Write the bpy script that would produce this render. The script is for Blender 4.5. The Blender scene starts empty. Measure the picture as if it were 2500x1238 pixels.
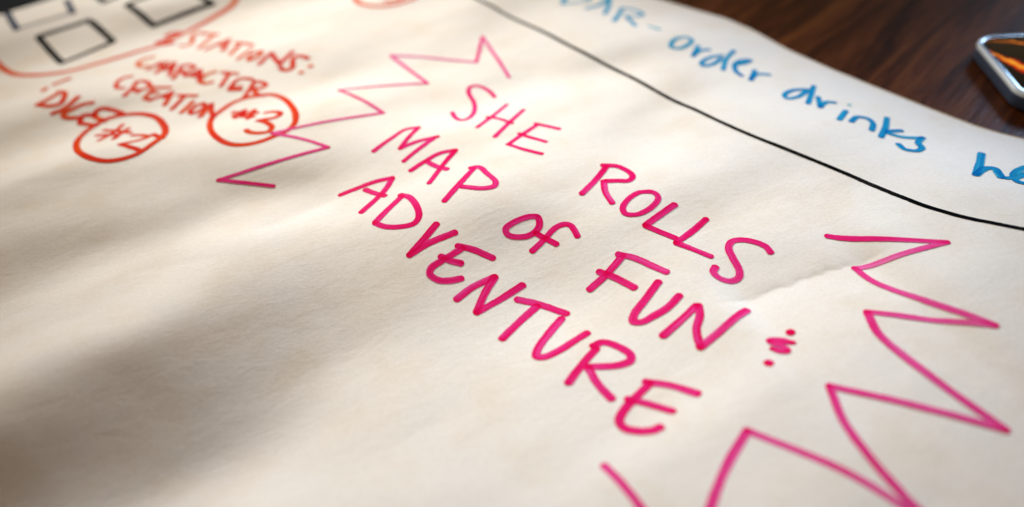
import bpy, math
import numpy as np
from mathutils import Matrix, Vector

scene = bpy.context.scene
# ------------------------------------------------------------------ camera
cam_data = bpy.data.cameras.new("camera")
cam = bpy.data.objects.new("camera", cam_data)
scene.collection.objects.link(cam)
m3 = Matrix([[0.9950372, 0.0995037, -0.0], [-0.0622781, 0.6227814, -0.7799133], [-0.0776043, 0.7760428, 0.6258875]])
cam.matrix_world = Matrix.Translation((0.0, 0.0, 0.250355)) @ m3.to_4x4()
cam_data.lens = 30.9600
cam_data.sensor_width = 36.0
cam_data.clip_start = 0.01
cam_data.clip_end = 60.0
cam_data.dof.use_dof = True
cam_data.dof.focus_distance = 0.385
cam_data.dof.aperture_fstop = 3.2
cam_data.dof.aperture_blades = 0
scene.camera = cam

# ------------------------------------------------------------------ light
world = bpy.data.worlds.new("World")
scene.world = world
world.use_nodes = True
bg = world.node_tree.nodes["Background"]
bg.inputs[0].default_value = (1.0, 0.60, 0.24, 1)
bg.inputs[1].default_value = 0.155

def aim(o, target):
    d = Vector(target) - o.location
    o.rotation_euler = d.to_track_quat('-Z', 'Y').to_euler()

def area_lamp(name, loc, target, sx, sy, power, color, spread=180):
    l = bpy.data.lights.new(name, 'AREA')
    l.shape = 'RECTANGLE'; l.size = sx; l.size_y = sy
    l.energy = power; l.color = color; l.spread = math.radians(spread)
    o = bpy.data.objects.new(name, l)
    o.location = loc
    aim(o, target)
    scene.collection.objects.link(o)
    return o

def spot_lamp(name, loc, target, power, color, cone, soft, blend=1.0):
    l = bpy.data.lights.new(name, 'SPOT')
    l.energy = power; l.color = color; l.spot_size = math.radians(cone); l.spot_blend = blend; l.shadow_soft_size = soft
    o = bpy.data.objects.new(name, l)
    o.location = loc
    aim(o, target)
    scene.collection.objects.link(o)
    return o

# low warm white lamp beyond the far left side of the table
spot_lamp("wall_lamp", (-0.66, 2.0, 0.92), (-0.10, 0.52, 0), 290, (1.0, 0.985, 0.94), 21, 0.18)
# added warm spot over the sheet's middle; its pool dims toward the corners
spot_lamp("added_top_spot", (0.05, 0.75, 1.0), (0.05, 0.33, 0), 19, (1.0, 0.95, 0.83), 24, 0.10)
# cool daylight through a window on the right
spot_lamp("window_light", (1.2, 1.5, 0.8), (0.23, 0.39, 0), 130, (0.42, 0.66, 1.0), 18, 0.18)

scene.view_settings.view_transform = 'Standard'
scene.view_settings.look = 'None'
scene.view_settings.exposure = 0.0
scene.view_settings.gamma = 1.0

# ------------------------------------------------------------------ node helpers
def material(name):
    m = bpy.data.materials.new(name)
    m.use_nodes = True
    nt = m.node_tree
    b = nt.nodes["Principled BSDF"]
    return m, nt, b

def node(nt, kind, **kw):
    n = nt.nodes.new(kind)
    for k, v in kw.items():
        if k.startswith('i_'):
            key = k[2:]
            n.inputs[int(key) if key.isdigit() else key].default_value = v
        else:
            setattr(n, k, v)
    return n

def mapped_noise(nt, scale, detail=4, rough=0.6, rot=0.0, stretch=(1, 1, 1), distortion=0.0):
    g = node(nt, 'ShaderNodeNewGeometry')
    mp = node(nt, 'ShaderNodeMapping')
    mp.vector_type = 'POINT'
    r = node(nt, 'ShaderNodeVectorRotate', rotation_type='Z_AXIS')
    r.inputs['Angle'].default_value = -rot
    nt.links.new(g.outputs['Position'], r.inputs['Vector'])
    nt.links.new(r.outputs[0], mp.inputs['Vector'])
    mp.inputs['Scale'].default_value = stretch
    n = node(nt, 'ShaderNodeTexNoise')
    n.inputs['Scale'].default_value = scale
    n.inputs['Detail'].default_value = detail
    n.inputs['Roughness'].default_value = rough
    n.inputs['Distortion'].default_value = distortion
    nt.links.new(mp.outputs[0], n.inputs['Vector'])
    return n

def ramp(nt, src, stops):
    r = node(nt, 'ShaderNodeValToRGB')
    el = r.color_ramp.elements
    while len(el) < len(stops): el.new(0.5)
    for e, (p, c) in zip(el, stops):
        e.position = p; e.color = (c[0], c[1], c[2], 1)
    nt.links.new(src, r.inputs[0])
    return r

# ------------------------------------------------------------------ materials
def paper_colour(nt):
    """warm white, with tan shading painted in as faint blotches"""
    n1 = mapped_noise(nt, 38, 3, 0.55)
    r1 = ramp(nt, n1.outputs['Fac'], [(0.3, (0.81, 0.742, 0.655)), (0.5, (0.835, 0.79, 0.73)), (0.7, (0.82, 0.785, 0.74))])  # peach low stop paints tan shade into the sheet's colour
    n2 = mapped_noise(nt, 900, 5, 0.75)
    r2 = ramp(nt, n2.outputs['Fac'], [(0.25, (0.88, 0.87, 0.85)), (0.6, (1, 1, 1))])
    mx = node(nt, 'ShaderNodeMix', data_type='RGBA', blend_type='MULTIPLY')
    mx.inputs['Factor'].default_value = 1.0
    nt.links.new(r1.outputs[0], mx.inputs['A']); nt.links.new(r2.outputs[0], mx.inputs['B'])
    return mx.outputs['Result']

def paper_bump(nt, b, strength=1.0):
    n = mapped_noise(nt, 330, 6, 0.7, rot=0.5, stretch=(1, 2.2, 1), distortion=0.6)
    bp = node(nt, 'ShaderNodeBump')
    bp.inputs['Strength'].default_value = 0.3*strength
    bp.inputs['Distance'].default_value = 0.00035
    nt.links.new(n.outputs['Fac'], bp.inputs['Height'])
    n2 = mapped_noise(nt, 70, 3, 0.6, rot=0.5, stretch=(1, 2.0, 1), distortion=1.0)
    bp2 = node(nt, 'ShaderNodeBump')
    bp2.inputs['Strength'].default_value = 0.16*strength
    bp2.inputs['Distance'].default_value = 0.0010
    nt.links.new(n2.outputs['Fac'], bp2.inputs['Height'])
    nt.links.new(bp2.outputs[0], bp.inputs['Normal'])
    nt.links.new(bp.outputs[0], b.inputs['Normal'])

mat_paper, nt, b = material("butcher_paper")
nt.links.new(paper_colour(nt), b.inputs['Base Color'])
b.inputs['Roughness'].default_value = 0.62
b.inputs['Specular IOR Level'].default_value = 0.1
b.inputs['IOR'].default_value = 1.12
paper_bump(nt, b)

def ink_material(name, tint):
    """marker ink: the paper's colour filtered by dye, deeper where more ink lies"""
    m, nt, b = material(name)
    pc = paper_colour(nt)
    at = node(nt, 'ShaderNodeAttribute', attribute_name='ink_density')
    n = mapped_noise(nt, 260, 4, 0.7)
    mr = node(nt, 'ShaderNodeMapRange')
    mr.inputs['To Min'].default_value = 0.78; mr.inputs['To Max'].default_value = 1.2
    nt.links.new(n.outputs['Fac'], mr.inputs['Value'])
    mu = node(nt, 'ShaderNodeMath', operation='MULTIPLY')
    nt.links.new(at.outputs['Fac'], mu.inputs[0]); nt.links.new(mr.outputs[0], mu.inputs[1])
    comb = node(nt, 'ShaderNodeCombineColor')
    for i, t in enumerate(tint):
        p = node(nt, 'ShaderNodeMath', operation='POWER')
        p.inputs[0].default_value = t
        nt.links.new(mu.outputs[0], p.inputs[1])
        nt.links.new(p.outputs[0], comb.inputs[i])
    mx = node(nt, 'ShaderNodeMix', data_type='RGBA', blend_type='MULTIPLY')
    mx.inputs['Factor'].default_value = 1.0
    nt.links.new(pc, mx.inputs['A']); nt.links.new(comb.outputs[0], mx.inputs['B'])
    nt.links.new(mx.outputs['Result'], b.inputs['Base Color'])
    b.inputs['Roughness'].default_value = 0.55
    b.inputs['Specular IOR Level'].default_value = 0.1
    b.inputs['IOR'].default_value = 1.08
    paper_bump(nt, b, 0.8)
    return m

INK = {
    'pink': ink_material("pink_marker_ink", (0.90, 0.014, 0.20)),
    'orange': ink_material("orange_marker_ink", (0.82, 0.060, 0.003)),
    'blue': ink_material("blue_marker_ink", (0.008, 0.29, 0.66)),
    'black': ink_material("black_marker_ink", (0.012, 0.012, 0.012)),
    'navy': ink_material("navy_marker_ink", (0.03, 0.045, 0.10)),
}

mat_wood, nt, b = material("dark_walnut_veneer")
GR = math.radians(46)
nA = mapped_noise(nt, 5.0, 6, 0.62, rot=GR, stretch=(1.2, 12, 1), distortion=1.2)
rA = ramp(nt, nA.outputs['Fac'], [(0.32, (0.006, 0.002, 0.001)), (0.46, (0.050, 0.0125, 0.0035)), (0.58, (0.095, 0.027, 0.008)), (0.75, (0.15, 0.046, 0.006))])
nB = mapped_noise(nt, 28, 6, 0.7, rot=GR, stretch=(1, 16, 1), distortion=0.5)
rB = ramp(nt, nB.outputs['Fac'], [(0.34, (0.42, 0.36, 0.33)), (0.54, (1, 1, 1))])
mx = node(nt, 'ShaderNodeMix', data_type='RGBA', blend_type='MULTIPLY'); mx.inputs['Factor'].default_value = 0.85
nt.links.new(rA.outputs[0], mx.inputs['A']); nt.links.new(rB.outputs[0], mx.inputs['B'])
nt.links.new(mx.outputs['Result'], b.inputs['Base Color'])
b.inputs['Roughness'].default_value = 0.34
b.inputs['Specular IOR Level'].default_value = 0.25
b.inputs['IOR'].default_value = 1.2
bp = node(nt, 'ShaderNodeBump'); bp.inputs['Strength'].default_value = 0.25; bp.inputs['Distance'].default_value = 0.0006
nt.links.new(nB.outputs['Fac'], bp.inputs['Height']); nt.links.new(bp.outputs[0], b.inputs['Normal'])

mat_alu, nt, b = material("blue_grey_aluminium")
n = mapped_noise(nt, 600, 3, 0.6)
r = ramp(nt, n.outputs['Fac'], [(0.3, (0.055, 0.085, 0.16)), (0.7, (0.075, 0.11, 0.19))])
nt.links.new(r.outputs[0], b.inputs['Base Color'])
b.inputs['Metallic'].default_value = 0.0; b.inputs['Roughness'].default_value = 0.45

mat_rim, nt, b = material("polished_rim_metal")
n = mapped_noise(nt, 400, 3, 0.6)
r = ramp(nt, n.outputs['Fac'], [(0.3, (0.78, 0.90, 1.0)), (0.7, (0.84, 0.93, 1.0))])
nt.links.new(r.outputs[0], b.inputs['Base Color'])
b.inputs['Metallic'].default_value = 0.0; b.inputs['Roughness'].default_value = 0.3

mat_bezel, nt, b = material("black_bezel_glass")
n = mapped_noise(nt, 300, 3, 0.6)
r = ramp(nt, n.outputs['Fac'], [(0.3, (0.006, 0.006, 0.006)), (0.7, (0.012, 0.012, 0.011))])
nt.links.new(r.outputs[0], b.inputs['Base Color'])
b.inputs['Roughness'].default_value = 0.12

mat_screen, nt, b = material("lit_phone_screen")
# a flame wallpaper on black, with one reflection painted in as a thin streak
FL = [(0.2734, 0.4395), (0.2838, 0.4142), (0.2865, 0.4465), (0.2978, 0.4413)]
def streak_mask(nt, p, q, half, grow):
    g = node(nt, 'ShaderNodeNewGeometry')
    nz = mapped_noise(nt, 130, 3, 0.6)
    off = node(nt, 'ShaderNodeVectorMath', operation='MULTIPLY_ADD')
    off.inputs[1].default_value = (0.008, 0.008, 0); off.inputs[2].default_value = (-0.004, -0.004, 0)
    nt.links.new(nz.outputs['Color'], off.inputs[0])
    ad = node(nt, 'ShaderNodeVectorMath', operation='ADD')
    nt.links.new(g.outputs['Position'], ad.inputs[0]); nt.links.new(off.outputs[0], ad.inputs[1])
    dx, dy = q[0]-p[0], q[1]-p[1]; l = math.hypot(dx, dy); dx /= l; dy /= l
    def dotp(v, c):
        d = node(nt, 'ShaderNodeVectorMath', operation='DOT_PRODUCT'); d.inputs[1].default_value = (v[0], v[1], 0)
        nt.links.new(ad.outputs[0], d.inputs[0])
        s = node(nt, 'ShaderNodeMath', operation='SUBTRACT'); s.inputs[1].default_value = c
        nt.links.new(d.outputs['Value'], s.inputs[0]); return s.outputs[0]
    along = dotp((dx, dy), p[0]*dx+p[1]*dy); across = dotp((-dy, dx), -p[0]*dy+p[1]*dx)
    ab = node(nt, 'ShaderNodeMath', operation='ABSOLUTE'); nt.links.new(across, ab.inputs[0])
    wd = node(nt, 'ShaderNodeMath', operation='MULTIPLY_ADD'); wd.inputs[1].default_value = grow; wd.inputs[2].default_value = half
    wd.use_clamp = False
    nt.links.new(along, wd.inputs[0])
    mxw = node(nt, 'ShaderNodeMath', operation='MAXIMUM'); mxw.inputs[1].default_value = 0.0003; nt.links.new(wd.outputs[0], mxw.inputs[0])
    dv = node(nt, 'ShaderNodeMath', operation='DIVIDE'); nt.links.new(ab.outputs[0], dv.inputs[0]); nt.links.new(mxw.outputs[0], dv.inputs[1])
    iv = node(nt, 'ShaderNodeMath', operation='SUBTRACT'); iv.inputs[0].default_value = 1.0; iv.use_clamp = True
    nt.links.new(dv.outputs[0], iv.inputs[1])
    return iv.outputs[0]
m1 = streak_mask(nt, FL[0], FL[1], 0.0012, 0.13)
m2 = streak_mask(nt, FL[2], FL[3], 0.0006, 0.02)  # thin streak by the top rim, painted in for a reflection
mm = node(nt, 'ShaderNodeMath', operation='MAXIMUM'); nt.links.new(m1, mm.inputs[0]); nt.links.new(m2, mm.inputs[1])
r = ramp(nt, mm.outputs[0], [(0.0, (0.002, 0.002, 0.002)), (0.25, (0.30, 0.004, 0.001)), (0.55, (0.80, 0.06, 0.004)), (0.9, (1.0, 0.45, 0.03))])
b.inputs['Base Color'].default_value = (0.005, 0.005, 0.005, 1)
b.inputs['Roughness'].default_value = 0.1
nt.links.new(r.outputs[0], b.inputs['Emission Color'])
b.inputs['Emission Strength'].default_value = 0.9

mat_panel, nt, b = material("matte_black_panel")
n = mapped_noise(nt, 500, 4, 0.6)
r = ramp(nt, n.outputs['Fac'], [(0.3, (0.006, 0.007, 0.010)), (0.7, (0.012, 0.013, 0.017))])
nt.links.new(r.outputs[0], b.inputs['Base Color'])
b.inputs['Roughness'].default_value = 0.85
b.inputs['IOR'].default_value = 1.1

# ------------------------------------------------------------------ object helpers
def link(name, me, mat=None, parent=None):
    o = bpy.data.objects.new(name, me)
    scene.collection.objects.link(o)
    if mat: me.materials.append(mat)
    if parent: o.parent = parent
    return o

def tag(o, label=None, cat=None, group=None, kind=None):
    if label: o['label'] = label
    if cat: o['category'] = cat
    if group: o['group'] = group
    if kind: o['kind'] = kind
    return o

def mesh_from(name, verts, faces, smooth=True):
    me = bpy.data.meshes.new(name)
    me.from_pydata(verts, [], faces)
    me.update()
    if smooth: me.polygons.foreach_set('use_smooth', [True]*len(me.polygons))
    return me

def rounded_outline(w, h, r, n=10):
    pts = []
    for cx, cy, a0 in ((w/2-r, h/2-r, 0), (-w/2+r, h/2-r, 90), (-w/2+r, -h/2+r, 180), (w/2-r, -h/2+r, 270)):
        for i in range(n+1):
            a = math.radians(a0 + 90*i/n)
            pts.append((cx + r*math.cos(a), cy + r*math.sin(a)))
    return pts

def loft(name, rings, cap_top=True, cap_bottom=False):
    """rings of (w, h, r, z): a rounded slab shell"""
    verts, faces = [], []
    n = None
    for w, h, r, z in rings:
        o = rounded_outline(w, h, r)
        n = len(o)
        verts += [(x, y, z) for x, y in o]
    for k in range(len(rings)-1):
        for i in range(n):
            j = (i+1) % n
            faces.append((k*n+i, k*n+j, (k+1)*n+j, (k+1)*n+i))
    if cap_top: faces.append(tuple(range((len(rings)-1)*n, len(rings)*n)))
    if cap_bottom: faces.append(tuple(reversed(range(0, n))))
    return mesh_from(name, verts, faces)

# ------------------------------------------------------------------ the tabletop
rings = [(3.2, 2.6, .03, -.035), (3.21, 2.61, .035, -.030), (3.21, 2.61, .035, -.004), (3.202, 2.602, .031, 0.0)]
me = loft("tabletop", rings, True, True)
table = link("tabletop", me, mat_wood)
table.location = (0.2, 0.55, 0)
tag(table, kind='structure')

# ------------------------------------------------------------------ the paper
EDGE_T = [-1.6, -0.5684, -0.4835, -0.4245, -0.4032, -0.3726, -0.3537, -0.3319, -0.3062, -0.2976, -0.2635, -0.2318, -0.2029, -0.1765, -0.165, -0.1543, -0.1291, 0.6]
EDGE_S = [0.3827, 0.3927, 0.4047, 0.4137, 0.4162, 0.4201, 0.4227, 0.4212, 0.416, 0.4145, 0.4117, 0.4112, 0.4109, 0.411, 0.4127, 0.4157, 0.4246, 0.4246]
UT = [0.5593, -0.82896]
UV = [0.82896, 0.5593]
NOISE_DIR = 0.52360
WAVES = [
    ([(-0.2662, 0.3069), (-0.228, 0.3326), (-0.1954, 0.3461), (-0.162, 0.3554), (-0.1292, 0.3636), (-0.0969, 0.3669)], 0.0076, 0.026, 0.08, 0.05),
    ([(-0.1935, 0.1804), (-0.1683, 0.2075), (-0.1452, 0.2314), (-0.1165, 0.2533), (-0.0864, 0.2765), (-0.0575, 0.2838), (-0.0312, 0.2906), (-0.0094, 0.3011)], 0.0095, 0.036, 0.11, 0.06),
    ([(-0.2104, 0.1871), (-0.1754, 0.2066), (-0.1515, 0.2262), (-0.1247, 0.2455)], 0.0075, 0.034, 0.08, 0.06),
    ([(-0.3395, 0.5455), (-0.3138, 0.5636), (-0.2806, 0.5813), (-0.2, 0.6027), (-0.1449, 0.6253), (-0.087, 0.6576)], 0.0045, 0.022, 0.08, 0.05),
    ([(-0.2928, 0.4328), (-0.2815, 0.4393), (-0.2524, 0.456), (-0.228, 0.4699)], 0.0022, 0.016, 0.06, 0.03),
    ([(-0.1443, 0.5094), (-0.1059, 0.4878), (-0.0775, 0.5117), (-0.052, 0.5234)], 0.0014, 0.02, 0.07, 0.03),
    ([(0.0049, 0.3228), (0.0271, 0.3352), (0.0482, 0.3468)], 0.0014, 0.015, 0.05, 0.03),
    ([(0.0288, 0.2735), (0.0528, 0.283), (0.0861, 0.2833), (0.1029, 0.2807)], 0.0012, 0.018, 0.05, 0.03),
    ([(0.0616, 0.455), (0.1065, 0.4766)], 0.002, 0.014, 0.05, 0.03),
    ([(0.0708, 0.3857), (0.115, 0.4292)], 0.002, 0.015, 0.05, 0.03),
    ([(0.0843, 0.3222), (0.1185, 0.3575)], 0.0011, 0.015, 0.05, 0.03),
    ([(-0.0129, 0.5146), (0.0276, 0.5683)], 0.002, 0.015, 0.05, 0.03),
    ([(-0.0355, 0.4143), (0.0021, 0.4526)], 0.0014, 0.015, 0.05, 0.03),
    ([(-0.2122, 0.2464), (-0.1896, 0.2704), (-0.1619, 0.2812)], -0.002, 0.02, 0.05, 0.04),
    ([(0.1824, 0.2994), (0.2035, 0.3179), (0.2276, 0.3448)], -0.0035, 0.045, 0.13, 0.06),
]
CREASES = [
    ([(0.095, 0.2585), (0.1026, 0.2618), (0.1064, 0.2632), (0.1109, 0.2626), (0.114, 0.2648), (0.1161, 0.2661), (0.1206, 0.2661), (0.1219, 0.2673), (0.1254, 0.2671), (0.1278, 0.2697), (0.1333, 0.2692), (0.1354, 0.2709), (0.1408, 0.2706)], 0.0058, 0.03, 0.06, 0.012),
    ([(-0.1077, 0.3285), (-0.104, 0.3288), (-0.099, 0.3352), (-0.0928, 0.3403), (-0.0891, 0.3423), (-0.0862, 0.3424)], 0.0007, 0.008, 0.012, 0.008),
    ([(-0.1552, 0.3034), (-0.1461, 0.3037), (-0.1332, 0.3029)], 0.0004, 0.006, 0.01, 0.008),
    ([(-0.2336, 0.3786), (-0.2215, 0.3769), (-0.2107, 0.3793)], 0.0004, 0.006, 0.01, 0.008),
    ([(0.0248, 0.3323), (0.0347, 0.3345), (0.0455, 0.3421)], 0.0003, 0.006, 0.01, 0.01),
]

def vnoise(x, y, seed):
    """smooth value noise on arrays, range about -1..1"""
    xi = np.floor(x).astype(np.int64); yi = np.floor(y).astype(np.int64)
    fx = x - xi; fy = y - yi
    fx = fx*fx*fx*(fx*(fx*6-15)+10); fy = fy*fy*fy*(fy*(fy*6-15)+10)
    def hsh(a, b):
        n = (a*374761393 + b*668265263 + seed*974711) & 0xffffffff
        n = ((n ^ (n >> 13))*1274126177) & 0xffffffff
        return ((n ^ (n >> 16)) & 0xffff)/32767.5 - 1.0
    a = hsh(xi, yi); b = hsh(xi+1, yi); c = hsh(xi, yi+1); d = hsh(xi+1, yi+1)
    return (a*(1-fx)+b*fx)*(1-fy) + (c*(1-fx)+d*fx)*fy

def fold_distance(X, Y, pts):
    """signed distance to a fold line (positive on its far side) and how far a point lies past its ends"""
    best = np.full(X.shape, 1e9); sd = np.zeros(X.shape); over = np.zeros(X.shape)
    n = len(pts) - 1
    for i in range(n):
        ax, ay = pts[i]; bx, by = pts[i+1]
        dx, dy = bx-ax, by-ay; l = math.hypot(dx, dy); dx /= l; dy /= l
        t = (X-ax)*dx + (Y-ay)*dy
        tc = t.copy()
        if i > 0: tc = np.maximum(tc, 0.0)
        if i < n-1: tc = np.minimum(tc, l)
        ex = X-(ax+dx*tc); ey = Y-(ay+dy*tc)
        d = np.hypot(ex, ey)
        s = np.sign(dx*(Y-ay) - dy*(X-ax))
        o = np.zeros(X.shape)
        if i == 0: o = np.maximum(o, -t)
        if i == n-1: o = np.maximum(o, t-l)
        m = d < best
        best = np.where(m, d, best); sd = np.where(m, d*s, sd); over = np.where(m, o, over)
    return sd, over

def edge_s(t):
    return np.interp(t, EDGE_T, EDGE_S)

def height(X, Y):
    """height of the paper above the tabletop, metres"""
    X = np.asarray(X, float); Y = np.asarray(Y, float)
    h = np.zeros(X.shape)
    wx = X + .010*vnoise(X*18, Y*18, 5); wy = Y + .010*vnoise(X*18+40, Y*18, 6)
    for pts, A, w, L, fade in WAVES:
        d, o = fold_distance(wx, wy, pts)
        h += A*np.tanh(d/w)*np.exp(-(d/L)**2)*np.exp(-(o/fade)**2)
    for pts, A, wf, wn, fade in CREASES:
        (ax, ay), (bx, by) = pts[0], pts[-1]
        l = math.hypot(bx-ax, by-ay); dx, dy = (bx-ax)/l, (by-ay)/l
        along = (X-ax)*dx + (Y-ay)*dy; across = (Y-ay)*dx - (X-ax)*dy
        jag = np.interp(along, [(p[0]-ax)*dx + (p[1]-ay)*dy for p in pts], [(p[1]-ay)*dx - (p[0]-ax)*dy for p in pts])
        d = across - jag*np.exp(-np.abs(across-jag)/.0025)
        o = np.maximum(0, np.maximum(-along, along-l))
        far = np.exp(-np.maximum(d, 0)/wf); near = np.exp(np.minimum(d, 0)/wn)
        h -= A*np.where(d > 0, far, near)*np.exp(-(o/fade)**2)
    c, s = math.cos(NOISE_DIR), math.sin(NOISE_DIR)
    a = X*c + Y*s; b = -X*s + Y*c
    h += .0011*vnoise(a/.110, b/.042, 1) + .0010*vnoise(a/.075+7, b/.032, 2) + .00008*vnoise(a/.020, b/.009, 3) + .00003*vnoise(X/.007, Y/.007, 4)
    t = X*UT[0] + Y*UT[1]; sv = X*UV[0] + Y*UV[1]
    e = np.clip((edge_s(t)-sv)/.09, 0, 1); e = e*e*(3-2*e)
    return .0150*(.12+.88*e) + h*(.10+.90*e)

FAR_T = -0.7070
def lines(a, b, step, dense):
    out = [a]; x = a
    while x < b:
        s = step
        for lo, hi, ds in dense:
            if lo-.01 <= x <= hi: s = min(s, ds)
        x += s
        out.append(x)
    return np.array(out)
tg = lines(FAR_T, 0.34, .0024, [(-0.166, -0.137, .0008)])
sg = lines(-0.42, 0.0, .0024, [(0.215, 0.270, .0008)])
sg = np.concatenate([sg, lines(sg[-1], .415, .0024, [(0.215, 0.270, .0008)])[1:]])
# local (t, s) grid; the last columns follow the hand-cut edge
T, S = np.meshgrid(tg, sg, indexing='ij')
E0 = sg[-1]
bend = np.clip((S-(E0-.10))/.10, 0, 1)
S = S + bend*(edge_s(T)-E0)
PX = T*UT[0] + S*UV[0]; PY = T*UT[1] + S*UV[1]
PZ = height(PX, PY)
nt_, ns_ = T.shape
top = np.stack([PX, PY, PZ], -1).reshape(-1, 3)
idx = np.arange(nt_*ns_).reshape(nt_, ns_)
q = np.stack([idx[:-1, :-1], idx[1:, :-1], idx[1:, 1:], idx[:-1, 1:]], -1).reshape(-1, 4)
# a thin lip gives the cut edges their thickness
def lip(row):
    b0 = len(top_all)
    return b0
top_all = [top]; faces_all = [q]; count = len(top)
for row in (idx[:, -1], idx[0, ::-1], idx[::-1, 0], idx[-1, :]):
    low = top[row].copy(); low[:, 2] -= .00022
    top_all.append(low)
    li = np.arange(count, count+len(row)); count += len(row)
    faces_all.append(np.stack([row[:-1], li[:-1], li[1:], row[1:]], -1))
V = np.concatenate(top_all); Fc = np.concatenate(faces_all)
me = bpy.data.meshes.new("sheet")
me.vertices.add(len(V)); me.vertices.foreach_set('co', V.astype(np.float32).ravel())
me.loops.add(Fc.size); me.loops.foreach_set('vertex_index', Fc.astype(np.int32).ravel())
me.polygons.add(len(Fc)); me.polygons.foreach_set('loop_start', np.arange(0, Fc.size, 4, dtype=np.int32))
me.update(calc_edges=True); me.validate()
sm = np.zeros(len(Fc), bool); sm[:len(q)] = True
me.polygons.foreach_set('use_smooth', sm)
paper = bpy.data.objects.new("paper_map", None)
scene.collection.objects.link(paper)
tag(paper, "large wrinkled off white paper covered in pink orange and blue handwriting on the table", "paper")
link("sheet", me, mat_paper, paper)

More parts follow.
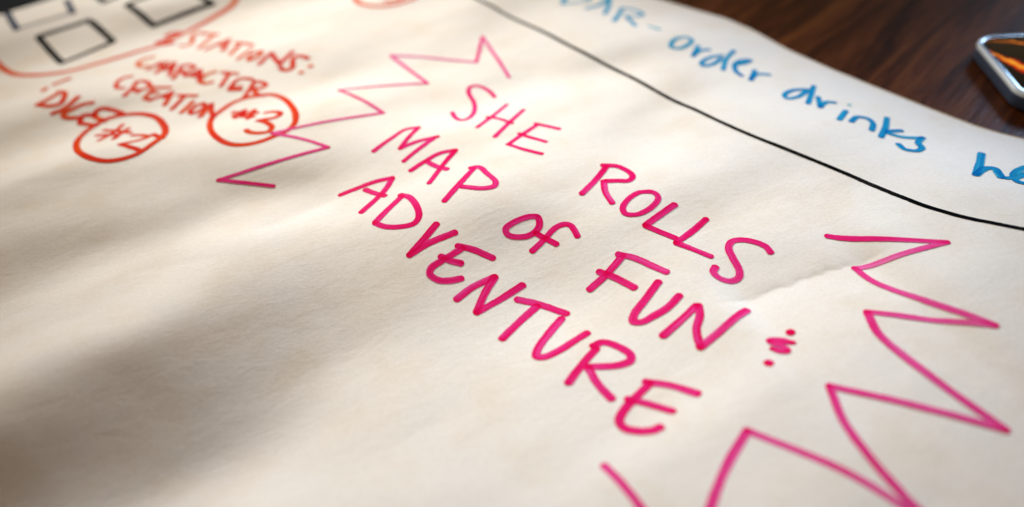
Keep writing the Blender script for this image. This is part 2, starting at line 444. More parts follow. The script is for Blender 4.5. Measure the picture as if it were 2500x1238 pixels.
# ------------------------------------------------------------------ the marker strokes (tenths of a millimetre on the sheet, width mm, ink amount)
STROKES = [
    ('letter', 'pink capital S of the first word SHE', 'pink', [
        ([(-9,4310),(-26,4362),(-62,4419),(-102,4447),(-135,4441),(-151,4401),(-144,4342),(-125,4269),(-121,4189),(-134,4103),(-162,4050),(-196,4040),(-224,4079),(-242,4155)], 2.77, 1.0),
    ]),
    ('letter', 'pink capital H of the word SHE', 'pink', [
        ([(53,4196),(-34,4049),(-112,3933)], 2.64, 1.0),
        ([(136,4099),(50,3957),(-28,3821)], 2.64, 1.0),
        ([(-57,4050),(-8,4023),(66,3955)], 2.64, 1.0),
    ]),
    ('letter', 'pink capital E of the word SHE', 'pink', [
        ([(187,3938),(247,3901),(301,3864)], 2.64, 1.0),
        ([(200,3931),(118,3840),(35,3737)], 2.64, 1.0),
        ([(97,3842),(157,3789),(222,3739)], 2.64, 1.0),
        ([(32,3738),(112,3672),(191,3625)], 2.64, 1.0),
    ]),
    ('letter', 'pink capital M of the word MAP', 'pink', [
        ([(-636,3785),(-547,3888),(-480,3967),(-413,3979)], 2.77, 1.0),
        ([(-417,3969),(-465,3870),(-503,3783)], 2.77, 1.0),
        ([(-503,3783),(-426,3824),(-314,3857)], 2.77, 1.0),
        ([(-319,3857),(-399,3770),(-482,3673)], 2.77, 1.0),
    ]),
    ('letter', 'pink capital A of the word MAP', 'pink', [
        ([(-446,3590),(-372,3654),(-304,3701),(-224,3716)], 2.9, 1.0),
        ([(-230,3707),(-278,3619),(-354,3454)], 2.9, 1.0),
        ([(-369,3647),(-319,3592),(-269,3553)], 2.9, 1.0),
    ]),
    ('letter', 'pink capital P of the word MAP', 'pink', [
        ([(-141,3525),(-213,3399),(-282,3289)], 3.04, 1.0),
        ([(-156,3534),(-118,3536),(-77,3463),(-43,3395),(-52,3358),(-106,3348),(-199,3378)], 3.04, 1.0),
    ]),
    ('letter', 'pink letter o of the word of', 'pink', [
        ([(129,3157),(100,3160),(56,3147),(11,3123),(-16,3099),(-16,3074),(3,3056),(39,3050),(80,3055),(113,3076),(132,3105),(135,3136),(129,3157)], 3.04, 1.0),
    ]),
    ('letter', 'pink letter f of the word of', 'pink', [
        ([(292,3029),(282,3069),(269,3097),(253,3106),(224,3102),(193,3082),(161,3046),(124,3006),(88,2971)], 3.04, 1.0),
        ([(114,3066),(140,3043),(174,3016),(196,2997)], 3.04, 1.0),
    ]),
    ('letter', 'pink capital R of the word ROLLS', 'pink', [
        ([(489,3502),(416,3389),(346,3300)], 3.17, 1.0),
        ([(473,3513),(539,3503),(588,3448),(598,3406),(575,3375),(520,3381),(468,3386)], 3.17, 1.0),
        ([(458,3385),(455,3298),(473,3221)], 3.17, 1.0),
    ]),
    ('letter', 'pink capital O of the word ROLLS', 'pink', [
        ([(658,3277),(606,3277),(543,3228),(515,3178),(521,3138),(565,3127),(624,3154),(672,3203),(686,3238),(672,3269),(647,3280)], 2.9, 0.95),
    ]),
    ('letter', 'pink first capital L of the word ROLLS', 'pink', [
        ([(751,3185),(595,3057)], 3.17, 1.0),
        ([(595,3056),(710,2970)], 3.17, 1.0),
    ]),
    ('letter', 'pink second capital L of the word ROLLS', 'pink', [
        ([(871,3087),(795,3015),(708,2940)], 3.17, 1.0),
        ([(707,2939),(835,2845)], 3.17, 1.0),
    ]),
    ('letter', 'pink capital S of the word ROLLS', 'pink', [
        ([(1085,2831),(1075,2868),(1037,2904),(984,2928),(942,2922),(921,2883),(924,2819),(932,2757),(920,2710),(881,2692),(841,2705),(822,2741),(839,2777)], 3.23, 0.85),
    ]),
    ('letter', 'pink capital F of the word FUN', 'pink', [
        ([(469,2891),(386,2800),(305,2732)], 3.37, 0.88),
        ([(451,2902),(514,2871),(630,2763)], 3.37, 0.88),
        ([(357,2819),(424,2769),(486,2702)], 3.37, 0.88),
    ]),
    ('letter', 'pink capital U of the word FUN', 'pink', [
        ([(586,2712),(522,2630),(459,2550),(449,2513),(478,2501),(537,2526),(598,2561),(652,2614)], 3.5, 0.92),
    ]),
    ('letter', 'pink capital N of the word FUN', 'pink', [
        ([(546,2409),(636,2481),(705,2543)], 3.5, 0.92),
        ([(712,2542),(705,2484),(676,2414),(669,2318)], 3.5, 0.92),
        ([(669,2318),(760,2384),(897,2505)], 3.5, 0.92),
    ]),
    ('ampersand', 'pink ampersand squiggle with two dots after FUN', 'pink', [
        ([(1011,2288),(981,2309),(948,2315),(921,2304),(933,2285),(960,2275),(978,2253),(969,2235),(938,2238),(920,2258)], 2.3, 0.85),
        ([(925,2303),(948,2300),(1004,2288)], 2.3, 0.85),
        ([(924,2255),(951,2249),(973,2240)], 2.3, 0.85),
    ]),
    ('dot', 'small pink dot above the ampersand squiggle', 'pink', [
        ([(1018,2351),(1021,2348)], 3.7, 1.2),
    ]),
    ('dot', 'small pink dot below the ampersand squiggle', 'pink', [
        ([(882,2180),(886,2176)], 3.83, 1.2),
    ]),
    ('letter', 'pink capital A starting the word ADVENTURE', 'pink', [
        ([(-782,3484),(-709,3509),(-622,3540),(-535,3553)], 3.17, 1.0),
        ([(-535,3546),(-573,3447),(-667,3302)], 3.17, 1.0),
        ([(-662,3490),(-624,3455),(-565,3412)], 3.17, 1.0),
    ]),
    ('letter', 'pink capital D of the word ADVENTURE', 'pink', [
        ([(-482,3380),(-543,3291),(-596,3206)], 3.23, 1.0),
        ([(-489,3395),(-446,3362),(-408,3273),(-399,3201),(-421,3162),(-475,3153),(-551,3168),(-597,3201)], 3.23, 1.0),
    ]),
    ('letter', 'pink capital V of the word ADVENTURE', 'pink', [
        ([(-320,3143),(-374,3065),(-439,2983)], 3.3, 1.0),
        ([(-441,2981),(-354,3037),(-240,3086)], 3.3, 1.0),
    ]),
    ('letter', 'pink first capital E of the word ADVENTURE', 'pink', [
        ([(-231,3012),(-165,2990),(-84,2944)], 3.3, 1.0),
        ([(-210,3002),(-258,2966),(-311,2930),(-347,2902),(-354,2871),(-320,2838),(-269,2832),(-223,2840)], 3.3, 1.0),
        ([(-305,2958),(-259,2932),(-221,2920)], 3.3, 1.0),
    ]),
    ('letter', 'pink capital N of the word ADVENTURE', 'pink', [
        ([(-246,2733),(-177,2792),(-82,2842)], 3.43, 0.95),
        ([(-82,2842),(-132,2749),(-167,2657)], 3.43, 0.95),
        ([(-167,2656),(-67,2719),(31,2789)], 3.43, 0.95),
    ]),
    ('letter', 'pink capital T of the word ADVENTURE', 'pink', [
        ([(3,2714),(92,2679),(195,2613)], 3.5, 0.95),
        ([(81,2671),(5,2591),(-72,2501)], 3.5, 0.95),
    ]),
    ('letter', 'pink capital U of the word ADVENTURE', 'pink', [
        ([(172,2586),(113,2504),(61,2417),(54,2381),(81,2370),(145,2398),(203,2441),(262,2484)], 3.56, 0.95),
    ]),
    ('letter', 'pink capital R of the word ADVENTURE', 'pink', [
        ([(285,2388),(229,2318),(159,2219)], 3.5, 0.9),
        ([(275,2404),(316,2421),(367,2389),(408,2335),(402,2303),(351,2286),(243,2291)], 3.5, 0.9),
        ([(242,2283),(265,2200),(304,2120)], 3.5, 0.9),
    ]),
    ('letter', 'pink last capital E of the word ADVENTURE', 'pink', [
        ([(439,2187),(524,2151),(606,2089)], 3.5, 0.9),
        ([(451,2175),(390,2115),(336,2054),(315,2012),(324,1976),(372,1950),(418,1943),(447,1954)], 3.5, 0.9),
        ([(361,2110),(427,2076),(503,2024)], 3.5, 0.9),
    ]),
    ('zigzag_line', 'thin pink zigzag burst left of the pink writing', 'pink', [
        ([(83,4532),(-48,5097)], 2.24, 0.6),
        ([(-48,5097),(-96,4744)], 2.24, 0.7),
        ([(-96,4744),(-612,4954)], 2.24, 0.45),
        ([(-612,4954),(-379,4512)], 2.24, 0.6),
        ([(-379,4512),(-885,4528)], 2.24, 0.7),
        ([(-885,4528),(-609,4180)], 2.24, 0.8),
        ([(-609,4180),(-1180,4033)], 2.24, 0.6),
        ([(-1180,4033),(-1006,3946),(-867,3852)], 2.18, 0.75),
        ([(-867,3852),(-1397,3676)], 2.18, 0.8),
        ([(-1397,3676),(-1258,3645),(-1119,3611)], 2.18, 0.9),
    ]),
    ('zigzag_line', 'thick pink zigzag burst right of the pink writing', 'pink', [
        ([(1347,2897),(1552,2803),(1770,2719)], 3.04, 0.85),
        ([(1770,2719),(1573,2690),(1393,2687)], 3.04, 0.5),
        ([(1391,2691),(1422,2585),(1551,2406),(1716,2216)], 3.04, 0.6),
        ([(1716,2216),(1324,2399)], 2.9, 0.6),
        ([(1325,2393),(1318,2269),(1367,2116),(1445,1938),(1535,1770)], 3.3, 0.68),
        ([(1535,1770),(1306,1904),(1057,2042)], 3.04, 0.6),
        ([(1056,2038),(1044,1869),(1074,1701),(1123,1550),(1172,1444)], 3.3, 0.66),
        ([(1172,1444),(971,1670),(724,1878)], 3.04, 0.6),
        ([(724,1878),(624,1751),(534,1598),(486,1498)], 3.43, 0.6),
    ]),
    ('pen_line', 'short pink diagonal line at the bottom under the last E', 'pink', [
        ([(233,1813),(270,1743),(300,1678),(320,1627),(355,1530)], 3.04, 0.75),
    ]),
    ('numeral', 'orange numeral 2 before the word STATIONS', 'orange', [
        ([(-2169,5680),(-2145,5714),(-2083,5715)], 3.88, 1.3),
        ([(-2081,5705),(-2129,5647),(-2197,5598)], 3.88, 1.3),
        ([(-2211,5591),(-2160,5555),(-2097,5560)], 3.88, 1.3),
    ]),
    ('letter', 'orange first S of the word STATIONS', 'orange', [
        ([(-1910,5672),(-1964,5687),(-1984,5653),(-1970,5571),(-1967,5503),(-1997,5485),(-2031,5496)], 3.26, 0.9),
    ]),
    ('letter', 'orange first T of the word STATIONS', 'orange', [
        ([(-1920,5669),(-1806,5613)], 3.26, 0.9),
        ([(-1840,5597),(-1887,5403)], 3.26, 0.9),
    ]),
    ('letter', 'orange A of the word STATIONS', 'orange', [
        ([(-1709,5486),(-1774,5433),(-1830,5358)], 3.47, 1.12),
        ([(-1705,5492),(-1708,5309)], 3.47, 1.12),
        ([(-1774,5433),(-1712,5389)], 3.47, 1.12),
    ]),
    ('letter', 'orange second T of the word STATIONS', 'orange', [
        ([(-1644,5418),(-1579,5382),(-1516,5323)], 3.26, 0.98),
        ([(-1613,5381),(-1642,5219)], 3.26, 0.98),
    ]),
    ('letter', 'orange I of the word STATIONS', 'orange', [
        ([(-1516,5243),(-1571,5123)], 3.26, 0.98),
    ]),
    ('letter', 'orange O of the word STATIONS', 'orange', [
        ([(-1438,5185),(-1476,5181),(-1503,5121),(-1498,5089),(-1468,5090),(-1435,5138),(-1438,5185)], 3.26, 1.05),
    ]),
    ('letter', 'orange N of the word STATIONS', 'orange', [
        ([(-1421,5011),(-1396,5075),(-1367,5133)], 3.47, 1.3),
        ([(-1365,5138),(-1328,5053),(-1287,4970)], 3.47, 1.3),
        ([(-1289,4980),(-1228,5119)], 3.47, 1.3),
    ]),
    ('letter', 'orange last S of the word STATIONS', 'orange', [
        ([(-1118,5004),(-1149,5035),(-1195,5051),(-1212,5030),(-1210,4977),(-1206,4916),(-1225,4892),(-1254,4898),(-1280,4931)], 3.47, 1.27),
    ]),
    ('colon', 'orange colon after the word STATIONS', 'orange', [
        ([(-1095,4908),(-1091,4904)], 3.67, 0.75),
        ([(-1145,4844),(-1141,4841)], 3.67, 0.75),
    ]),
    ('letter', 'orange first C of the word CHARACTER', 'orange', [
        ([(-2168,5347),(-2209,5337),(-2240,5297),(-2245,5265),(-2230,5229),(-2201,5199),(-2163,5193)], 3.26, 0.75),
    ]),
    ('letter', 'orange H of the word CHARACTER', 'orange', [
        ([(-2083,5231),(-2143,5136)], 3.26, 1.2),
        ([(-2043,5224),(-2073,5071)], 3.26, 1.2),
        ([(-2105,5196),(-2049,5159)], 3.26, 1.2),
    ]),
    ('letter', 'orange first A of the word CHARACTER', 'orange', [
        ([(-1994,5200),(-2033,5099)], 3.26, 1.3),
        ([(-1989,5188),(-1975,5003)], 3.26, 1.3),
        ([(-2026,5134),(-1978,5094)], 3.26, 1.3),
    ]),
    ('letter', 'orange first R of the word CHARACTER', 'orange', [
        ([(-1927,5138),(-1936,4947)], 3.26, 1.27),
        ([(-1933,5130),(-1902,5141),(-1854,5113),(-1841,5085),(-1869,5047),(-1918,5036)], 3.26, 1.27),
        ([(-1900,5031),(-1862,4975)], 3.26, 1.27),
    ]),
    ('letter', 'orange second A of the word CHARACTER', 'orange', [
        ([(-1794,5033),(-1864,4967)], 3.67, 1.3),
        ([(-1794,5033),(-1757,4876)], 3.67, 1.3),
        ([(-1831,4972),(-1772,4936)], 3.67, 1.3),
    ]),
    ('letter', 'orange second C of the word CHARACTER', 'orange', [
        ([(-1687,4984),(-1726,4965),(-1751,4925),(-1765,4892),(-1750,4860),(-1710,4833),(-1675,4842)], 3.06, 0.9),
    ]),
    ('letter', 'orange T of the word CHARACTER', 'orange', [
        ([(-1641,4964),(-1538,4916)], 3.06, 1.27),
        ([(-1594,4923),(-1610,4771)], 3.06, 1.27),
    ]),
    ('letter', 'orange E of the word CHARACTER', 'orange', [
        ([(-1432,4818),(-1479,4843),(-1519,4837),(-1540,4791),(-1552,4727)], 3.06, 1.27),
        ([(-1550,4714),(-1479,4704)], 3.06, 1.27),
        ([(-1535,4744),(-1486,4746)], 3.06, 1.27),
    ]),
    ('letter', 'orange last R of the word CHARACTER', 'orange', [
        ([(-1415,4765),(-1442,4612)], 3.26, 1.3),
        ([(-1415,4790),(-1372,4773),(-1337,4733),(-1359,4698),(-1401,4703)], 3.26, 1.3),
        ([(-1402,4695),(-1372,4627),(-1326,4595)], 3.26, 1.3),
    ]),
    ('circle', 'orange hand drawn circle around number 3', 'orange', [
        ([(-1576,4400),(-1540,4480),(-1499,4549),(-1435,4593),(-1356,4602),(-1282,4596),(-1207,4530),(-1125,4358),(-1076,4194),(-1076,4097),(-1108,4038),(-1167,3996),(-1232,3955),(-1308,3940),(-1383,3960),(-1461,4039),(-1532,4171),(-1575,4315),(-1580,4410)], 3.67, 1.3),
    ]),
    ('hash_sign', 'orange hash sign beside numeral 3', 'orange', [
        ([(-1468,4418),(-1315,4345)], 3.47, 1.3),
        ([(-1456,4365),(-1326,4290)], 3.47, 1.3),
        ([(-1403,4428),(-1435,4325)], 3.47, 1.3),
        ([(-1347,4406),(-1353,4271)], 3.47, 1.3),
        ([(-1420,4415),(-1387,4320)], 3.47, 1.3),
    ]),
    ('numeral', 'orange numeral 3 inside the circle', 'orange', [
        ([(-1267,4325),(-1214,4314),(-1170,4263),(-1193,4221),(-1257,4216),(-1287,4213)], 3.47, 1.3),
        ([(-1279,4215),(-1228,4166),(-1190,4106),(-1199,4058),(-1256,4052),(-1304,4073),(-1327,4104)], 3.47, 1.3),
    ]),
    ('letter', 'orange C of the word CREATION', 'orange', [
        ([(-2220,5051),(-2253,5051),(-2280,5010),(-2279,4935),(-2257,4887),(-2215,4876)], 3.26, 1.12),
    ]),
    ('letter', 'orange R of the word CREATION', 'orange', [
        ([(-2159,4956),(-2163,4849),(-2182,4771)], 3.26, 1.27),
        ([(-2165,4958),(-2131,4965),(-2072,4907),(-2058,4856),(-2100,4837),(-2150,4846)], 3.26, 1.27),
        ([(-2148,4839),(-2107,4807)], 3.26, 1.27),
    ]),
    ('letter', 'orange E of the word CREATION', 'orange', [
        ([(-2025,4831),(-2053,4730)], 3.06, 1.05),
        ([(-2036,4852),(-1928,4832)], 3.06, 1.05),
        ([(-2034,4784),(-1989,4783)], 3.06, 1.05),
        ([(-2052,4727),(-2006,4693)], 3.06, 1.05),
    ]),
    ('letter', 'orange A of the word CREATION', 'orange', [
        ([(-1900,4766),(-1956,4730),(-2017,4704)], 3.26, 1.3),
        ([(-1896,4762),(-1906,4611)], 3.26, 1.3),
        ([(-1951,4735),(-1905,4700)], 3.26, 1.3),
    ]),
    ('letter', 'orange T of the word CREATION', 'orange', [
        ([(-1850,4717),(-1737,4682)], 3.26, 1.27),
        ([(-1810,4687),(-1847,4547)], 3.26, 1.27),
    ]),
    ('letter', 'orange I of the word CREATION', 'orange', [
        ([(-1742,4614),(-1777,4486)], 3.26, 1.27),
    ]),
    ('letter', 'orange O of the word CREATION', 'orange', [
        ([(-1670,4574),(-1705,4563),(-1728,4494),(-1712,4460),(-1679,4478),(-1654,4529),(-1675,4581)], 3.26, 1.3),
    ]),
    ('letter', 'orange N of the word CREATION', 'orange', [
        ([(-1653,4410),(-1640,4488),(-1627,4560)], 3.47, 1.3),
        ([(-1624,4560),(-1606,4475),(-1573,4387)], 3.47, 1.3),
    ]),
    ('ampersand', 'faint orange ampersand above the word DICE', 'orange', [
        ([(-2630,5118),(-2667,5083),(-2699,5047)], 3.67, 0.83),
        ([(-2735,4965),(-2729,4996)], 3.67, 0.83),
    ]),
    ('letter', 'orange D of the word DICE', 'orange', [
        ([(-2601,4888),(-2632,4818),(-2678,4750)], 3.88, 1.2),
        ([(-2615,4902),(-2571,4879),(-2543,4793),(-2544,4727),(-2593,4710),(-2681,4741)], 3.88, 1.2),
    ]),
    ('letter', 'orange I of the word DICE', 'orange', [
        ([(-2461,4798),(-2484,4709),(-2518,4657),(-2555,4628)], 3.67, 1.12),
    ]),
    ('letter', 'orange C of the word DICE', 'orange', [
        ([(-2352,4718),(-2400,4708),(-2454,4663),(-2492,4621),(-2476,4590),(-2398,4577)], 3.47, 1.05),
    ]),
    ('letter', 'orange E of the word DICE', 'orange', [
        ([(-2146,4586),(-2218,4634),(-2282,4655),(-2307,4634),(-2316,4593)], 3.47, 1.3),
        ([(-2304,4595),(-2375,4596),(-2375,4525)], 3.47, 1.3),
        ([(-2308,4581),(-2225,4513)], 3.47, 1.3),
        ([(-2374,4521),(-2317,4498),(-2263,4472)], 3.47, 1.3),
    ]),
    ('circle', 'orange hand drawn circle around number 2', 'orange', [
        ([(-2140,4566),(-2217,4540),(-2261,4493),(-2299,4418),(-2308,4318),(-2265,4181),(-2184,4045),(-2092,3960),(-2007,3924),(-1928,3935),(-1860,3982),(-1819,4074),(-1793,4179),(-1807,4267),(-1861,4385),(-1934,4483),(-2018,4540),(-2092,4561),(-2160,4561)], 3.88, 1.3),
        ([(-1862,4224),(-1786,4145)], 3.88, 1.3),
    ]),
    ('hash_sign', 'orange hash sign beside numeral 2', 'orange', [
        ([(-2099,4431),(-2113,4339),(-2158,4229)], 3.26, 1.3),
        ([(-2042,4361),(-2062,4299),(-2073,4217)], 3.26, 1.3),
        ([(-2189,4389),(-2108,4348),(-2005,4286)], 3.26, 1.3),
        ([(-2207,4325),(-2076,4282)], 3.26, 1.3),
    ]),
    ('numeral', 'orange numeral 2 inside the circle', 'orange', [
        ([(-1977,4239),(-1922,4226),(-1878,4189),(-1919,4147),(-2001,4115)], 3.47, 1.3),
        ([(-2000,4113),(-1928,4058),(-1869,4014)], 3.47, 1.3),
    ]),
    ('outline', 'orange rounded outline around the drawn tables', 'orange', [
        ([(-3304,5596),(-3252,5509),(-3188,5427),(-3090,5330),(-3006,5277),(-2898,5242),(-2799,5232),(-2679,5246),(-2520,5332),(-2307,5471),(-2196,5541),(-2042,5723),(-1905,5884),(-1804,6015),(-1768,6109),(-1760,6212)], 4.18, 0.9),
    ]),
    ('circle', 'orange circle cut off by the top of the photo', 'orange', [
        ([(-941,6121),(-916,5985),(-896,5900),(-843,5803),(-754,5743),(-654,5733),(-566,5767),(-489,5819),(-457,5899)], 3.88, 1.05),
        ([(-692,5825),(-635,5820),(-569,5845)], 3.88, 1.05),
    ]),
    ('letter', 'blue capital B of the word BAR', 'blue', [
        ([(498,5584),(545,5775),(606,5955)], 2.86, 0.8),
        ([(498,5579),(580,5606),(665,5647),(697,5740),(641,5788)], 2.86, 0.8),
    ]),
    ('letter', 'blue capital A of the word BAR', 'blue', [
        ([(643,5469),(748,5571),(835,5759)], 2.99, 0.85),
        ([(841,5747),(802,5555),(750,5362)], 2.99, 0.85),
    ]),
    ('letter', 'blue capital R of the word BAR', 'blue', [
        ([(888,5512),(840,5356),(783,5190)], 2.99, 0.8),
        ([(898,5513),(960,5490),(1003,5397),(954,5343),(881,5329)], 2.99, 0.8),
        ([(886,5318),(901,5091)], 2.99, 0.8),
    ]),
    ('dash', 'blue dash after the word BAR', 'blue', [
        ([(989,5096),(1040,5028)], 2.72, 0.6),
    ]),
    ('letter', 'blue o of the word order', 'blue', [
        ([(1196,4921),(1128,4889),(1069,4803),(1057,4738),(1100,4730),(1168,4796),(1206,4873),(1189,4919)], 2.86, 0.85),
    ]),
    ('letter', 'blue first r of the word order', 'blue', [
        ([(1224,4786),(1159,4630)], 2.99, 0.95),
        ([(1161,4641),(1221,4718),(1281,4742)], 2.99, 0.95),
    ]),
    ('letter', 'blue d of the word order', 'blue', [
        ([(1339,4667),(1265,4631),(1194,4551),(1183,4499),(1237,4517),(1324,4619)], 2.99, 0.95),
        ([(1433,4755),(1349,4612),(1291,4458)], 2.99, 0.95),
    ]),
    ('letter', 'blue e of the word order', 'blue', [
        ([(1376,4539),(1443,4570),(1497,4625),(1450,4618),(1389,4555),(1362,4444),(1379,4383)], 2.99, 0.95),
    ]),
    ('letter', 'blue last r of the word order', 'blue', [
        ([(1478,4470),(1414,4327)], 2.99, 1.0),
        ([(1417,4338),(1479,4415),(1544,4413)], 2.99, 1.0),
    ]),
    ('letter', 'blue d of the word drinks', 'blue', [
        ([(1701,4221),(1619,4205),(1543,4134),(1542,4086),(1608,4111),(1698,4212)], 3.06, 1.0),
        ([(1752,4271),(1690,4139),(1636,4027)], 3.06, 1.0),
    ]),
    ('letter', 'blue r of the word drinks', 'blue', [
        ([(1725,4119),(1686,3982)], 3.06, 1.0),
        ([(1690,3990),(1749,4058),(1790,4054)], 3.06, 1.0),
    ]),
    ('letter', 'blue i of the word drinks', 'blue', [
        ([(1812,3949),(1733,3834)], 3.13, 1.0),
        ([(1859,4029),(1865,4030)], 2.45, 0.25),
    ]),
    ('letter', 'blue n of the word drinks', 'blue', [
        ([(1789,3815),(1844,3874),(1891,3865),(1901,3813),(1861,3725)], 3.2, 1.0),
    ]),
    ('letter', 'blue k of the word drinks', 'blue', [
        ([(2003,3876),(1955,3777),(1879,3653)], 3.26, 1.0),
        ([(2016,3730),(1945,3722)], 3.26, 1.0),
        ([(1930,3701),(1990,3656),(2086,3645)], 3.26, 1.0),
    ]),
    ('letter', 'blue s of the word drinks', 'blue', [
        ([(2090,3650),(2038,3586),(2031,3529),(1990,3496),(1939,3514),(1933,3573)], 3.26, 1.0),
    ]),
    ('letter', 'blue h of the cut off word at the right edge', 'blue', [
        ([(2289,3453),(2218,3337),(2129,3205)], 3.81, 1.0),
        ([(2137,3212),(2213,3275),(2252,3275),(2240,3216),(2226,3169)], 3.81, 1.0),
    ]),
    ('letter', 'blue e of the cut off word at the right edge', 'blue', [
        ([(2244,3161),(2285,3164),(2341,3194),(2406,3236),(2430,3294),(2373,3265),(2296,3188),(2275,3119),(2311,3087)], 3.54, 1.0),
    ]),
    ('ruled_line', 'long black border line parallel to the paper edge', 'black', [
        ([(-270,6176),(-49,5640),(53,5497),(269,5185),(526,4731),(695,4504),(864,4207),(1013,4022),(1126,3850),(1279,3653),(1499,3425),(1638,3250),(1735,3100),(1815,2977),(1914,2872),(2005,2798),(2089,2735),(2261,2628)], 2.66, 1.5),
    ]),
    ('drawn_square', 'black drawn square fully inside the orange outline', 'black', [
        ([(-3042,5756),(-2777,5398)], 4.75, 1.5),
        ([(-3044,5763),(-2758,5946)], 4.75, 1.5),
        ([(-2735,5924),(-2521,5660)], 4.75, 1.5),
        ([(-2777,5398),(-2519,5653)], 4.75, 1.5),
    ]),
    ('drawn_square', 'black drawn square cut off by the top of the photo', 'black', [
        ([(-2525,6097),(-2288,5827)], 4.75, 1.35),
        ([(-2288,5823),(-1929,6054)], 4.75, 1.35),
        ([(-2526,6101),(-2367,6220)], 4.75, 1.35),
        ([(-2056,6175),(-1923,6056)], 4.75, 1.35),
    ]),
    ('drawn_square', 'black corner of a square at the top edge', 'black', [
        ([(-2885,6437),(-2714,6191)], 4.75, 1.02),
        ([(-2715,6195),(-2589,6301)], 4.75, 1.02),
    ]),
    ('drawn_square', 'navy blue drawn square at the far left corner', 'navy', [
        ([(-3416,6197),(-3220,5867)], 4.75, 0.9),
        ([(-3027,6319),(-2901,6069)], 4.75, 0.9),
        ([(-3223,5874),(-2904,6076)], 2.85, 0.45),
    ]),
]

def smooth_path(p, step=.0006):
    p = np.array(p, float)*1e-4
    if len(p) == 2:
        n = max(2, int(np.hypot(*(p[1]-p[0]))/step))
        return p[0] + (p[1]-p[0])*np.linspace(0, 1, n+1)[:, None]
    closed = np.hypot(*(p[0]-p[-1])) < 1e-4
    e = np.vstack([p[-2] if closed else 2*p[0]-p[1], p, p[1] if closed else 2*p[-1]-p[-2]])
    out = []
    for i in range(1, len(e)-2):
        p0, p1, p2, p3 = e[i-1], e[i], e[i+1], e[i+2]
        d = [max(math.sqrt(np.hypot(*(b-a))), 1e-5) for a, b in ((p0, p1), (p1, p2), (p2, p3))]
        n = max(2, int(np.hypot(*(p2-p1))/step))
        t0 = 0; t1 = d[0]; t2 = t1+d[1]; t3 = t2+d[2]
        for k in range(n):
            t = t1+(t2-t1)*k/n
            A1 = (t1-t)/(t1-t0)*p0+(t-t0)/(t1-t0)*p1
            A2 = (t2-t)/(t2-t1)*p1+(t-t1)/(t2-t1)*p2
            A3 = (t3-t)/(t3-t2)*p2+(t-t2)/(t3-t2)*p3
            B1 = (t2-t)/(t2-t0)*A1+(t-t0)/(t2-t0)*A2
            B2 = (t3-t)/(t3-t1)*A2+(t-t1)/(t3-t1)*A3
            out.append((t2-t)/(t2-t1)*B1+(t-t1)/(t2-t1)*B2)
    out.append(p[-1])
    out = np.array(out)
    # even spacing
    l = np.concatenate([[0], np.cumsum(np.hypot(*np.diff(out, axis=0).T))])
    n = max(3, int(l[-1]/step))
    s = np.linspace(0, l[-1], n)
    return np.stack([np.interp(s, l, out[:, 0]), np.interp(s, l, out[:, 1])], -1)

rng = np.random.default_rng(7)
ACROSS = 9
all_paths = []     # earlier ink on the sheet: (path, half width, density)
layer = 0
def near(pts, path, r):
    """how deep inside an earlier stroke each point lies, 0..1"""
    lo = path.min(0)-r; hi = path.max(0)+r
    res = np.zeros(len(pts))
    m = np.all((pts > lo) & (pts < hi), axis=1)
    if not m.any(): return res
    pp = pts[m]
    d = np.full(len(pp), 1e9)
    for c in range(0, len(path), 400):
        d = np.minimum(d, np.hypot(pp[:, None, 0]-path[None, c:c+400, 0], pp[:, None, 1]-path[None, c:c+400, 1]).min(1))
    res[m] = np.clip((r-d)/(.35*r)+.1, 0, 1)
    return res

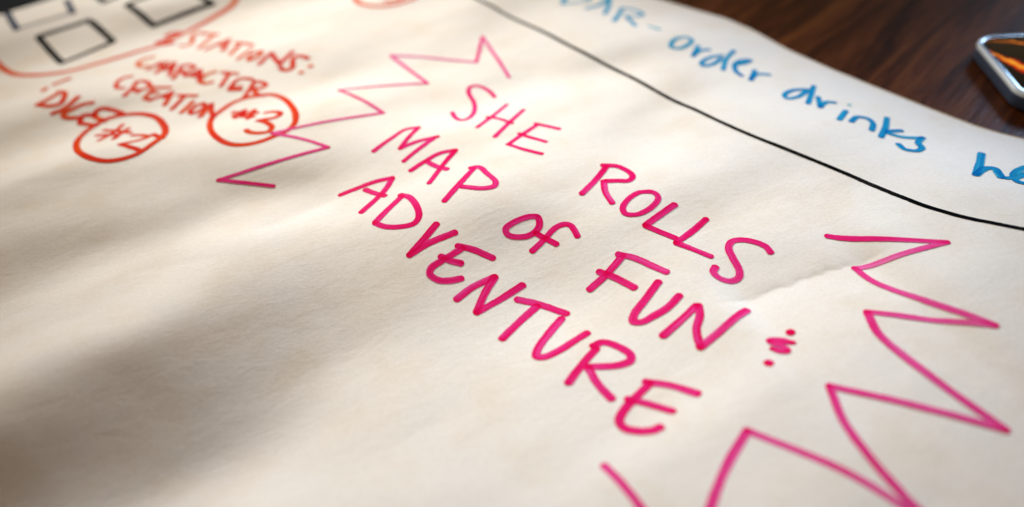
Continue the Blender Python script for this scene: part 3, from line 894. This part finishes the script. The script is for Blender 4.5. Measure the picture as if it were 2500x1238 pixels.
for name, label, ink, strokes in STROKES:
    verts, faces, dens, z_add = [], [], [], []
    base = 0
    for k, (pts, width, dn) in enumerate(strokes):
        path = smooth_path(pts)
        r = width*.5e-3
        tan = np.gradient(path, axis=0); tan /= np.maximum(np.hypot(tan[:, 0], tan[:, 1]), 1e-9)[:, None]
        # run the ends on by a round cap
        cap = np.array([1, .96, .86, .7, .5, .25])
        pre = path[0] - tan[0]*r*.85*cap[:, None]
        post = path[-1] + tan[-1]*r*.85*cap[::-1, None]
        full = np.vstack([pre, path, post])
        ft = np.vstack([np.repeat(tan[:1], 6, 0), tan, np.repeat(tan[-1:], 6, 0)])
        hw = np.ones(len(full))*r
        cw = np.sqrt(np.clip(1-cap**2, .015, 1))
        hw[:6] = r*cw; hw[-6:] = r*cw[::-1]
        s = np.arange(len(full))*.0006
        ph = rng.uniform(0, 900)
        wob = vnoise(s/.009+ph, s*0+.3, 11)
        hw = hw*(1+.07*wob)
        nrm = np.stack([-ft[:, 1], ft[:, 0]], -1)
        u = np.linspace(-1, 1, ACROSS)
        edge_j = 1+.05*np.stack([vnoise(s/.0016+ph+i*31, s*0+.7, 12+i % 3) for i in (0, 1)], -1)
        P = full[:, None, :] + nrm[:, None, :]*(hw[:, None]*u[None, :]*np.where(u[None, :] < 0, edge_j[:, :1], edge_j[:, 1:]))[:, :, None]
        flat = P.reshape(-1, 2)
        n = len(full)
        # ink amount: streaks along the stroke, one fuller side, pools at the ends
        side = .16*vnoise(s/.030+ph, s*0+.5, 17)[:, None]*u[None, :]
        streak = .30*vnoise(np.repeat(s[:, None], ACROSS, 1)/.018+ph, np.repeat(u[None, :], n, 0)*2.6+ph, 15)
        slow = .13*vnoise(s/.022+ph, s*0+.1, 16)[:, None]
        L = s[-1]
        endp = .30*np.exp(-((s-.0015)/.0022)**2) + .30*np.exp(-((L-s-.0015)/.0022)**2)
        D = dn*(.92 + side + streak + slow + endp[:, None])
        rim = 1-.14*np.clip((np.abs(u)-.72)/.28, 0, 1)[None, :]
        D = (D*rim).ravel()
        for q_path, q_r, q_d, q_ink in all_paths:
            D += .40*q_d*near(flat, q_path, q_r)*(1 if q_ink == ink else .4)
        all_paths.append((path, r, dn, ink))
        layer_z = .00010 + .000004*(layer % 40)
        layer += 1
        z = height(flat[:, 0], flat[:, 1]) + layer_z
        verts.append(np.column_stack([flat, z])); dens.append(D)
        gi = np.arange(n*ACROSS).reshape(n, ACROSS) + base
        faces.append(np.stack([gi[:-1, 1:], gi[:-1, :-1], gi[1:, :-1], gi[1:, 1:]], -1).reshape(-1, 4))
        base += n*ACROSS
    verts = np.concatenate(verts); faces = np.concatenate(faces); dens = np.concatenate(dens)
    me = mesh_from(name, verts.tolist(), faces.tolist())
    a = me.attributes.new('ink_density', 'FLOAT', 'POINT')
    a.data.foreach_set('value', dens.astype(np.float32))
    ex = .0006
    gx = (height(verts[:, 0]+ex, verts[:, 1]) - height(verts[:, 0]-ex, verts[:, 1]))/(2*ex)
    gy = (height(verts[:, 0], verts[:, 1]+ex) - height(verts[:, 0], verts[:, 1]-ex))/(2*ex)
    N = np.column_stack([-gx, -gy, np.ones(len(gx))]); N /= np.linalg.norm(N, axis=1)[:, None]
    me.normals_split_custom_set_from_vertices(N.tolist())
    o = link(name, me, INK[ink], paper)
    o['label'] = label

# ------------------------------------------------------------------ the phone
phone = bpy.data.objects.new("smartphone", None)
scene.collection.objects.link(phone)
PW, PH, PT = .148, .074, .0102
ang = math.radians(-6)
corner = Vector((.2745, .4565, 0))
cx = corner.x + (PW/2)*math.cos(ang) + (PH/2)*math.sin(ang)
cy = corner.y + (PW/2)*math.sin(ang) - (PH/2)*math.cos(ang)
phone.location = (cx, cy, 0.0002)
phone.rotation_euler = (0, 0, ang)
tag(phone, "smartphone with pale metal rim and orange and black screen on the dark wooden tabletop", "phone")
R0 = .0135
me = loft("frame", [(PW-.0030, PH-.0030, R0-.0015, .0003), (PW-.0008, PH-.0008, R0-.0004, .0008), (PW, PH, R0, .0018), (PW, PH, R0, .0080)], False, True)
link("frame", me, mat_alu, phone)
me = loft("rim", [(PW, PH, R0, .0080), (PW-.0002, PH-.0002, R0, .0088), (PW-.0010, PH-.0010, R0-.0005, .0096), (PW-.0022, PH-.0022, R0-.0011, .0101), (PW-.0036, PH-.0036, R0-.0018, .0102)], False, False)
link("rim", me, mat_rim, phone)
me = loft("bezel", [(PW-.0036, PH-.0036, R0-.0018, .0102), (PW-.0040, PH-.0040, R0-.0020, .0100), (PW-.0060, PH-.0060, R0-.003, .0100)], True, False)
link("bezel", me, mat_bezel, phone)
me = loft("screen", [(PW-.0076, PH-.0076, R0-.0038, .01003), (PW-.0079, PH-.0079, R0-.0040, .01010)], True, False)
link("screen", me, mat_screen, phone)

# ------------------------------------------------------------------ a black panel, added to fill the dark corner beyond the sheet
me = loft("panel_shell", [(.46, .34, .008, 0.0003), (.462, .342, .009, .0012), (.462, .342, .009, .0046), (.460, .340, .008, .0056)], True, True)
panel = link("black_panel", me, mat_panel)
fa = math.atan2(UV[1], UV[0])
tc = FAR_T - .012 - .171; sc = .03
panel.location = (tc*UT[0]+sc*UV[0], tc*UT[1]+sc*UV[1], 0)
panel.rotation_euler = (0, 0, fa)
tag(panel, "flat black folder lying beyond the far left end of the paper", "panel")
